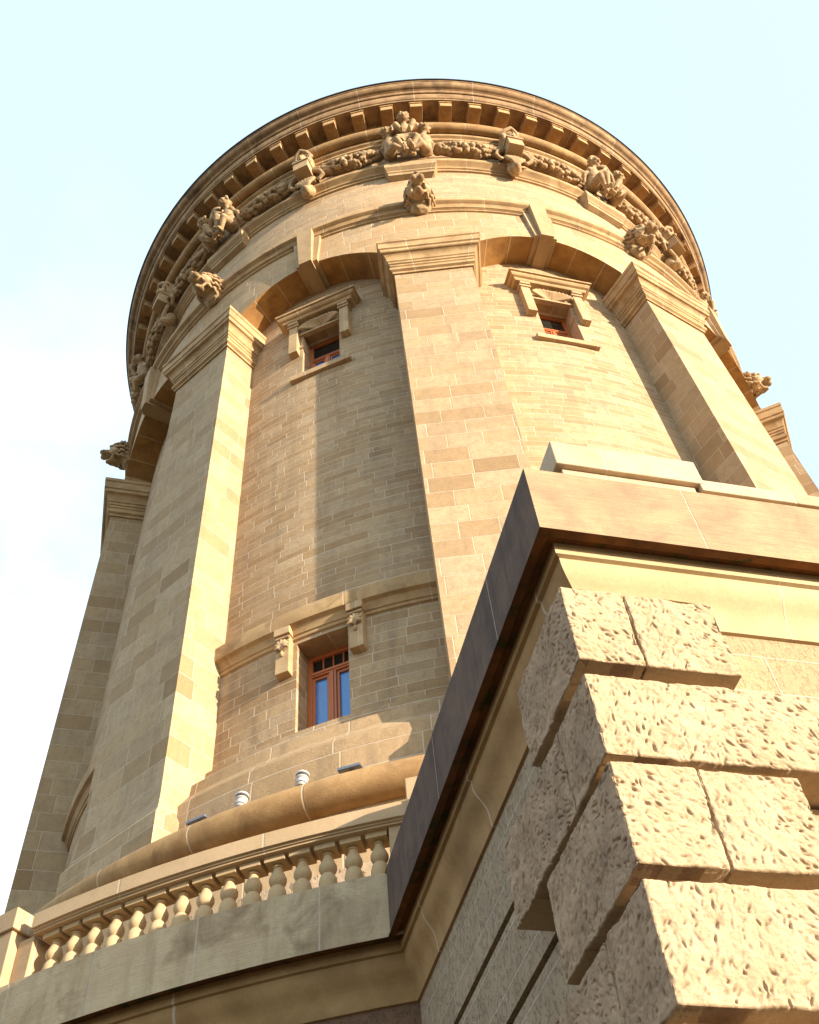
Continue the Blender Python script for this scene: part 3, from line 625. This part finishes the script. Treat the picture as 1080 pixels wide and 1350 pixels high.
# ================================================================== TERRACE BUILDING
BZ = radians(20.9); OX, OY = .447, -14.38
terr = thing('terrace_building', 'rusticated sandstone terrace base with a projecting quoined corner block', 'building', (OX, OY, -1.6), BZ)
invB = Matrix.Rotation(-BZ, 3, 'Z')
def tow2loc(mb):   # write ring geometry (tower coordinates) into the terrace frame
    mb.v = [tuple(invB @ (Vector(p)-Vector((OX, OY, 0)))) for p in mb.v]; return mb
FT, FB = 4.35, 3.845
cprof = [(.075, 3.87), (.105, 3.875), (.105, 3.79), (.128, 3.782), (.128, 3.74), (.133, 3.715), (.145, 3.685), (.165, 3.655), (.185, 3.625), (.20, 3.59), (.208, 3.55), (.212, 3.50), (.216, 3.475), (.24, 3.47)]
def sweepL(mb, prof, LU, LV, mi=0, nu=1):
    L = [0]
    for p, q in zip(prof, prof[1:]): L.append(L[-1]+hypot(p[0]-q[0], p[1]-q[1]))
    mb.grid([[(LU, q, z), (q, q, z)] for q, z in prof], [[(LU, z), (q, z)] for (q, z), l in zip(prof, L)], mi=mi)
    mb.grid([[(q, q, z), (q, LV, z)] for q, z in prof], [[(-q, z), (-LV, z)] for (q, z), l in zip(prof, L)], mi=mi+1)
LU, LV = 9.0, 4.6
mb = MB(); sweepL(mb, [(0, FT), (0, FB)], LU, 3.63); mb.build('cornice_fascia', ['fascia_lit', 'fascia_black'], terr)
mb = MB(); sweepL(mb, [(0.001, FB), (.05, FB), (.06, FB+.012), (.075, 3.87), (.11, 3.872)], LU, 3.75); mb.build('cornice_soffit', ['soffit_dark', 'soffit_dark'], terr)
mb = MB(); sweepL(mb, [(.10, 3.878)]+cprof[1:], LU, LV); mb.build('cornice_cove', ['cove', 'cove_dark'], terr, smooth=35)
# walls with recessed joints
tops = [3.46]; q = .232; wp = [(.235, 3.47)]
rec = [2.955, 2.50, 2.02, 1.545, 1.07, .59, .115, -.36, -.84, -1.3]
for z in rec: wp += [(q, z), (q+.07, z), (q+.07, z-.05), (q, z-.05)]
wp += [(q, -1.6)]
mb = MB(); sweepL(mb, wp, LU, LV); mb.build('bastion_wall', ['rough_smooth', 'rough'], terr)
mb = MB().poly([(0.001, 0.001, FT-.002), (LU, .001, FT-.002), (LU, 7, FT-.002), (.001, 7, FT-.002)]); mb.build('bastion_floor', 'plinth', terr)
# curved terrace front
mb = MB(); revolve(mb, [(10.45, FT), (10.955, FT), (10.955, FB)], radians(-100), radians(8), radians(1), UR=10.9); tow2loc(mb).build('terrace_fascia', 'fascia_terrace', terr, smooth=20)
mb = MB(); revolve(mb, [(10.955, FB), (10.89, FB+.01), (10.88, 3.87), (10.845, 3.872)], radians(-100), radians(8), radians(1)); tow2loc(mb).build('terrace_soffit', 'soffit_dark', terr)
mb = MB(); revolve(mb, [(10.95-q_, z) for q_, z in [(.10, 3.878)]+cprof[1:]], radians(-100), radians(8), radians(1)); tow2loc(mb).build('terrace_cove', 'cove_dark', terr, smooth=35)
mb = MB(); revolve(mb, [(10.715, 3.48), (10.715, -1.6)], radians(-100), radians(8), radians(1)); tow2loc(mb).build('terrace_wall', 'rough_brown', terr)
mb = MB(); revolve(mb, [(9.2, FT-.004), (10.5, FT-.004)], radians(-100), radians(100), radians(2)); tow2loc(mb).build('terrace_floor', 'plinth', terr)
# rock-faced quoins
def vnoise(x, y, seed):
    r = np.random.default_rng(seed); T = r.random((64, 64)); xi = np.floor(x).astype(int); yi = np.floor(y).astype(int); fx = x-xi; fy = y-yi
    fx = fx*fx*(3-2*fx); fy = fy*fy*(3-2*fy); g_ = lambda a, b: T[a % 64, b % 64]
    return (g_(xi, yi)*(1-fx)+g_(xi+1, yi)*fx)*(1-fy)+(g_(xi, yi+1)*(1-fx)+g_(xi+1, yi+1)*fx)*fy
def fbm(x, y, sc, seed, o=4, pers=.5):
    s = 0; a = 1; n = 0
    for i in range(o): s = s+a*(vnoise(x*sc*2**i, y*sc*2**i, seed+i)-.5); n += a; a *= pers
    return s/n
def rock(path, z0, z1, seed, res=.0042, dens=900, inner=.26, mat='quoin'):
    pts = [Vector((p[0], p[1], 0)) for p in path]; sv = []; P2 = []; N2 = []; In = []
    segn = []
    for a, b in zip(pts, pts[1:]): d = (b-a).normalized(); segn.append(Vector((-d.y, d.x, 0)))
    # outward normals: path runs from the +u end, round the corner, to the +v end
    s = 0
    for i, (a, b) in enumerate(zip(pts, pts[1:])):
        L = (b-a).length; n = max(2, int(L/res))
        for k in range(n+(1 if i == len(pts)-2 else 0)):
            t_ = k/n; p = a.lerp(b, t_); nn = segn[i]
            if k == 0 and i > 0: nn = (segn[i]+segn[i-1]).normalized()
            P2.append(p); N2.append(nn); sv.append(s+t_*L)
            dc = min((p-c).length for c in pts[1:-1]) if len(pts) > 2 else 9
            In.append(dc)
        s += L
    sv = np.array(sv); nzn = max(8, int((z1-z0)/res)); zz = np.linspace(z0, z1, nzn)
    SS, ZZ = np.meshgrid(sv, zz); dcn = np.array(In)[None, :]+0*ZZ
    H = fbm(SS+seed*3.1, ZZ+seed*1.7, 7, seed, 4, .6)*.026+fbm(SS, ZZ, 45, seed+9, 3, .65)*.006
    r = np.random.default_rng(seed); N = int(dens*(sv[-1])*(z1-z0)); pit = np.zeros_like(H)
    for _ in range(N):
        cs, cz = r.uniform(0, sv[-1]), r.uniform(z0+.01, z1-.01); th = r.normal(1.1, .55) if cs < sv[-1]*.5 else r.normal(-.5, .5); la, lb = r.uniform(.006, .024), r.uniform(.0026, .0058); dp = r.choice([.003, .005, .008, .014])
        i0, i1 = np.searchsorted(sv, cs-.035), np.searchsorted(sv, cs+.035); j0, j1 = np.searchsorted(zz, cz-.035), np.searchsorted(zz, cz+.035)
        if i1 <= i0 or j1 <= j0: continue
        x = SS[j0:j1, i0:i1]-cs; y = ZZ[j0:j1, i0:i1]-cz; a_ = x*sin(th)+y*cos(th); b_ = x*cos(th)-y*sin(th)
        lbb = np.where(b_ > 0, lb*1.9, lb*.8)
        pit[j0:j1, i0:i1] = np.maximum(pit[j0:j1, i0:i1], dp*np.exp(-(a_/la)**2-(b_/lbb)**2))
    H -= pit
    ed = np.minimum(np.minimum(ZZ-z0, z1-ZZ), 9); rr_ = .008+.006*fbm(SS, ZZ, 9, seed+20, 2)
    ed2 = np.minimum(dcn, np.minimum(SS, sv[-1]-SS)+.0)
    for e_ in (ed, ed2): H -= np.clip(1-e_/rr_, 0, 1)**2*.009
    zoff = np.where((ZZ <= z0+1e-6) | (ZZ >= z1-1e-6), 0, 0)
    mbq = MB(); rows = []; U = []
    inn = [(P2[i]-N2[i]*inner) for i in range(len(P2))]
    c0 = pts[1:-1]
    edn = fbm(SS, ZZ*0, 16, seed+40, 4, .6)*.010; edn1 = fbm(SS, ZZ*0+5, 16, seed+50, 4, .6)*.010
    def inr(i, z): p = inn[i]; return (p.x, p.y, z)
    rows.append([inr(i, z0) for i in range(len(P2))]); U.append([(a, z0) for a in sv])
    for j in range(nzn):
        w0 = max(0, 1-(zz[j]-z0)/.05); w1 = max(0, 1-(z1-zz[j])/.05)
        rows.append([(P2[i].x+N2[i].x*H[j, i], P2[i].y+N2[i].y*H[j, i], zz[j]+w0*(edn[0, i]+.004)+w1*(edn1[0, i]-.004)) for i in range(len(P2))]); U.append([(a, zz[j]) for a in sv])
    rows.append([inr(i, z1) for i in range(len(P2))]); U.append([(a, z1) for a in sv])
    mbq.grid(rows, U)
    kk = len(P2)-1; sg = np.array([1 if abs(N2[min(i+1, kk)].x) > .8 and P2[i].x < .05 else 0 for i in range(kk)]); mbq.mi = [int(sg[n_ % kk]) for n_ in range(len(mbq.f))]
    return mbq.build('quoin_stone', ['quoin', 'quoin_left'], terr, smooth=60)
Q = .026; I = .25
def course(z0, z1, ur, jr, vl, jl, seed, res):
    """corner stone turns the corner; beyond a joint the course goes on as a second stone"""
    a = jr-.004 if jr else ur; b = jl-.004 if jl else vl
    rock([(a, Q+.16), (a, Q), (Q, Q), (Q, b), (Q+.16, b)], z0, z1, seed, res)
    if jr: rock([(ur, Q+.16), (ur, Q), (jr+.004, Q), (jr+.004, Q+.16)], z0, z1, seed+100, res)
    if jl: rock([(Q+.16, jl+.004), (Q, jl+.004), (Q, vl), (Q+.16, vl)], z0, z1, seed+200, res)
course(2.975, 3.44, .785, .337, .745, None, 11, .0038)
course(2.47, 2.90, 1.42, None, 1.27, .40, 12, .0038)
course(1.99, 2.44, .83, .39, .85, None, 13, .0038)
course(1.495, 1.94, 1.42, None, 1.27, .43, 14, .0038)
course(1.02, 1.445, .83, None, .85, None, 15, .006)
for i, (a, b) in enumerate([(.545, .97), (.07, .495), (-.405, .02), (-.885, -.455), (-1.36, -.935)]):
    course(a, b, (1.42 if i % 2 == 0 else .83), None, (1.27 if i % 2 == 0 else .85), None, 20+i, .02)
rd = .10
# backing blocks so the recesses between quoins are solid
mb = MB(); mb.box(.12, 1.40, .12, .235, -1.6, 3.44); mb.box(.12, .234, .235, 1.25, -1.6, 3.44)
# ================================================================== BALUSTRADES
BH = 4.90-FT
bprof = [(.060, 0), (.060, .05), (.045, .07), (.048, .11), (.070, .16), (.084, .205), (.086, .245), (.076, .285), (.060, .305), (.054, .312), (.068, .325), (.083, .352), (.083, .378), (.066, .41), (.048, .44), (.041, .458), (.041, .464), (.053, .468), (.053, .476), (.043, .48), (.043, .49)]
def baluster_mesh(h):
    mb = MB(); k = (h-.05)/.49; mb.lathe([(r*.88, z*k) for r, z in bprof], 22)
    mb.box(-.088, .088, -.088, .088, h-.05, h+.002); mb.box(-.07, .07, -.07, .07, -.003, .012)
    return mb
bal = thing('balustrade', 'curved sandstone balustrade with fifteen bulbous balusters on the terrace edge', 'balustrade', (-3.0, -10.17, FT))
RB = 10.60
def wr(mb, loc, rz=0):
    R = Matrix.Rotation(-rz, 3, 'Z'); mb.v = [tuple(R @ (Vector(p)-Vector(loc))) for p in mb.v]; return mb
bl = (-3.0, -10.17, FT)
b0 = None
for i in range(15):
    a = radians(-21.45+1.162*i)
    if b0 is None: b0 = baluster_mesh(4.93-FT).build('baluster', 'baluster', bal, smooth=35, loc=(0, 0, 0)); o = b0
    else: o = b0.copy(); COL.objects.link(o)
    p = cyl(a, RB-.02, FT); o.location = (p[0]-bl[0], p[1]-bl[1], 0); o.rotation_euler = (0, 0, a)
rprof = [(-.10, 4.93), (.115, 4.93), (.115, 4.945), (.13, 4.95), (.13, 4.962), (.155, 4.968), (.155, 5.10), (.12, 5.125), (-.14, 5.125), (-.14, 4.93), (-.10, 4.93)]
mb = MB(); revolve(mb, [(RB+d, z) for d, z in rprof], radians(-22.3), radians(-3.6), radians(.6), UR=10.6); wr(mb, bl).build('rail', 'rail', bal, smooth=25)
bal.children[-1].location = (0, 0, 0)
def pedestal(mb, a, w=.17, cap=True):
    R = Matrix.Rotation(a, 3, 'Z'); n0 = len(mb.v)
    mb.box(-w, w, -RB-.10, -RB+.12, FT, 5.0); mb.box(-w-.035, w+.035, -RB-.16, -RB+.16, 4.99, 5.245)
    mb.v[n0:] = [tuple(R @ Vector(p)) for p in mb.v[n0:]]; return mb
# left pier of the balustrade: broad block with a narrower half-pier against the balusters
mb = MB(); n0 = 0
mb.box(-.60, 0, -RB-.185, -RB+.15, FT, 5.02); mb.box(-.66, .035, -RB-.215, -RB+.18, 5.01, 5.205); mb.box(0, .185, -RB-.09, -RB+.12, FT, 4.935)
R = Matrix.Rotation(radians(-23.35), 3, 'Z'); mb.v = [tuple(R @ Vector(p)) for p in mb.v]
wr(mb, bl).build('pedestal', 'rail', bal, bevel=.008, loc=(0, 0, 0))
mb = MB(); mb.box(-.12, .1, -RB-.09, -RB+.12, FT, 4.935); mb.box(.09, .7, -RB-.13, -RB+.15, FT, 5.02); mb.box(.06, .74, -RB-.18, -RB+.18, 5.01, 5.30)
R = Matrix.Rotation(radians(-3.95), 3, 'Z'); mb.v = [tuple(R @ Vector(p)) for p in mb.v]
wr(mb, bl).build('pedestal', 'rail', bal, bevel=.008, loc=(0, 0, 0))
# parapet on the bastion
par = thing('parapet', 'pale stone parapet with a broad corner pedestal above the dark cornice', 'parapet', (OX, OY, FT), BZ)
z_ = lambda z: z-FT
mb = MB(); mb.box(.50, 1.40, .44, 1.3, 0, z_(5.09)); mb.box(.455, 1.45, .40, 1.34, z_(5.085), z_(5.33)); mb.build('pedestal', 'parapet', par, loc=(0, 0, 0), bevel=.008)
mb = MB(); mb.box(1.40, 8.6, .46, .72, z_(4.93), z_(5.0)); mb.box(1.41, 8.6, .435, .74, z_(5.0), z_(5.02)); mb.box(1.42, 8.6, .405, .76, z_(5.02), z_(5.135)); mb.build('rail', 'parapet', par, loc=(0, 0, 0), bevel=.006)
b1 = None
for i in range(30):
    if b1 is None: b1 = baluster_mesh(4.93-FT).build('baluster', 'baluster', par, smooth=35, loc=(0, 0, 0)); o = b1
    else: o = b1.copy(); COL.objects.link(o)
    o.location = (1.56+.215*i, .585, 0)
mb = MB(); mb.box(.46, .72, 1.34, 3.4, 0, z_(5.0)); mb.box(.405, .76, 1.34, 3.4, z_(5.0), z_(5.18)); mb.build('side_wall', 'parapet', par, loc=(0, 0, 0), bevel=.006)
# ================================================================== FLOODLIGHTS
def flood(az, R, z, label):
    p = cyl(az, R, z); t_ = thing('floodlight', label, 'floodlight', p, az, 'floodlights on the tower ledge')
    mb = MB(); mb.box(-.05, .05, -.035, .035, 0, .02); mb.box(-.012, .012, -.01, .01, .015, .16); mb.build('bracket', 'lamp_steel', t_, loc=(0, 0, 0))
    h = MB(); h.lathe([(.001, 0), (.05, 0), (.062, .015), (.062, .10), (.075, .115), (.075, .13), (.062, .135), (.062, .165), (.078, .17), (.078, .195), (.068, .20)], 24)
    Rm = Euler((radians(-12), 0, 0)).to_matrix(); h.v = [tuple(Rm @ Vector(v)+Vector((0, 0, .115))) for v in h.v]
    ho = h.build('housing', 'lamp_white', t_, smooth=35, loc=(0, 0, 0))
    r_ = MB(); r_.lathe([(.064, .135), (.0665, .137), (.0665, .163), (.064, .165)], 24); r_.lathe([(.0635, .03), (.0655, .032), (.0655, .042), (.0635, .044)], 24); r_.v = [tuple(Rm @ Vector(v)+Vector((0, 0, .115))) for v in r_.v]
    r_.build('rubber_ring', 'lamp_black', t_, smooth=35, loc=(0, 0, 0))
    l_ = MB(); l_.lathe([(.001, .19), (.068, .19)], 24); l_.v = [tuple(Rm @ Vector(v)+Vector((0, 0, .115))) for v in l_.v]; l_.build('lens', 'glass_dark', t_, loc=(0, 0, 0))
flood(radians(-17.75), 8.98, 6.84, 'round grey floodlight on the ledge, the one nearer the bright left pier')
flood(radians(-12.95), 8.98, 6.84, 'round grey floodlight on the ledge below the tall window, farther from the bright left pier')
def flatlamp(az, label):
    p = cyl(az, 9.02, 6.84); t_ = thing('flat_floodlight', label, 'floodlight', p, az, 'flat floodlights on the tower ledge')
    mb = MB(); mb.box(-.13, .13, -.09, .07, .085, .12); h = mb; Rm = Euler((radians(8), 0, 0)).to_matrix(); h.v = [tuple(Rm @ Vector(v)) for v in h.v]; h.build('housing', 'lamp_steel', t_, loc=(0, 0, 0), bevel=.006)
    mb = MB(); mb.box(-.02, .02, -.02, .02, 0, .09); mb.build('stand', 'lamp_steel', t_, loc=(0, 0, 0))
flatlamp(radians(-20.8), 'thin flat grey floodlight on the ledge at the foot of the bright left pier')
flatlamp(radians(-9.1), 'thin flat grey floodlight on the ledge, to the right of both round floodlights')
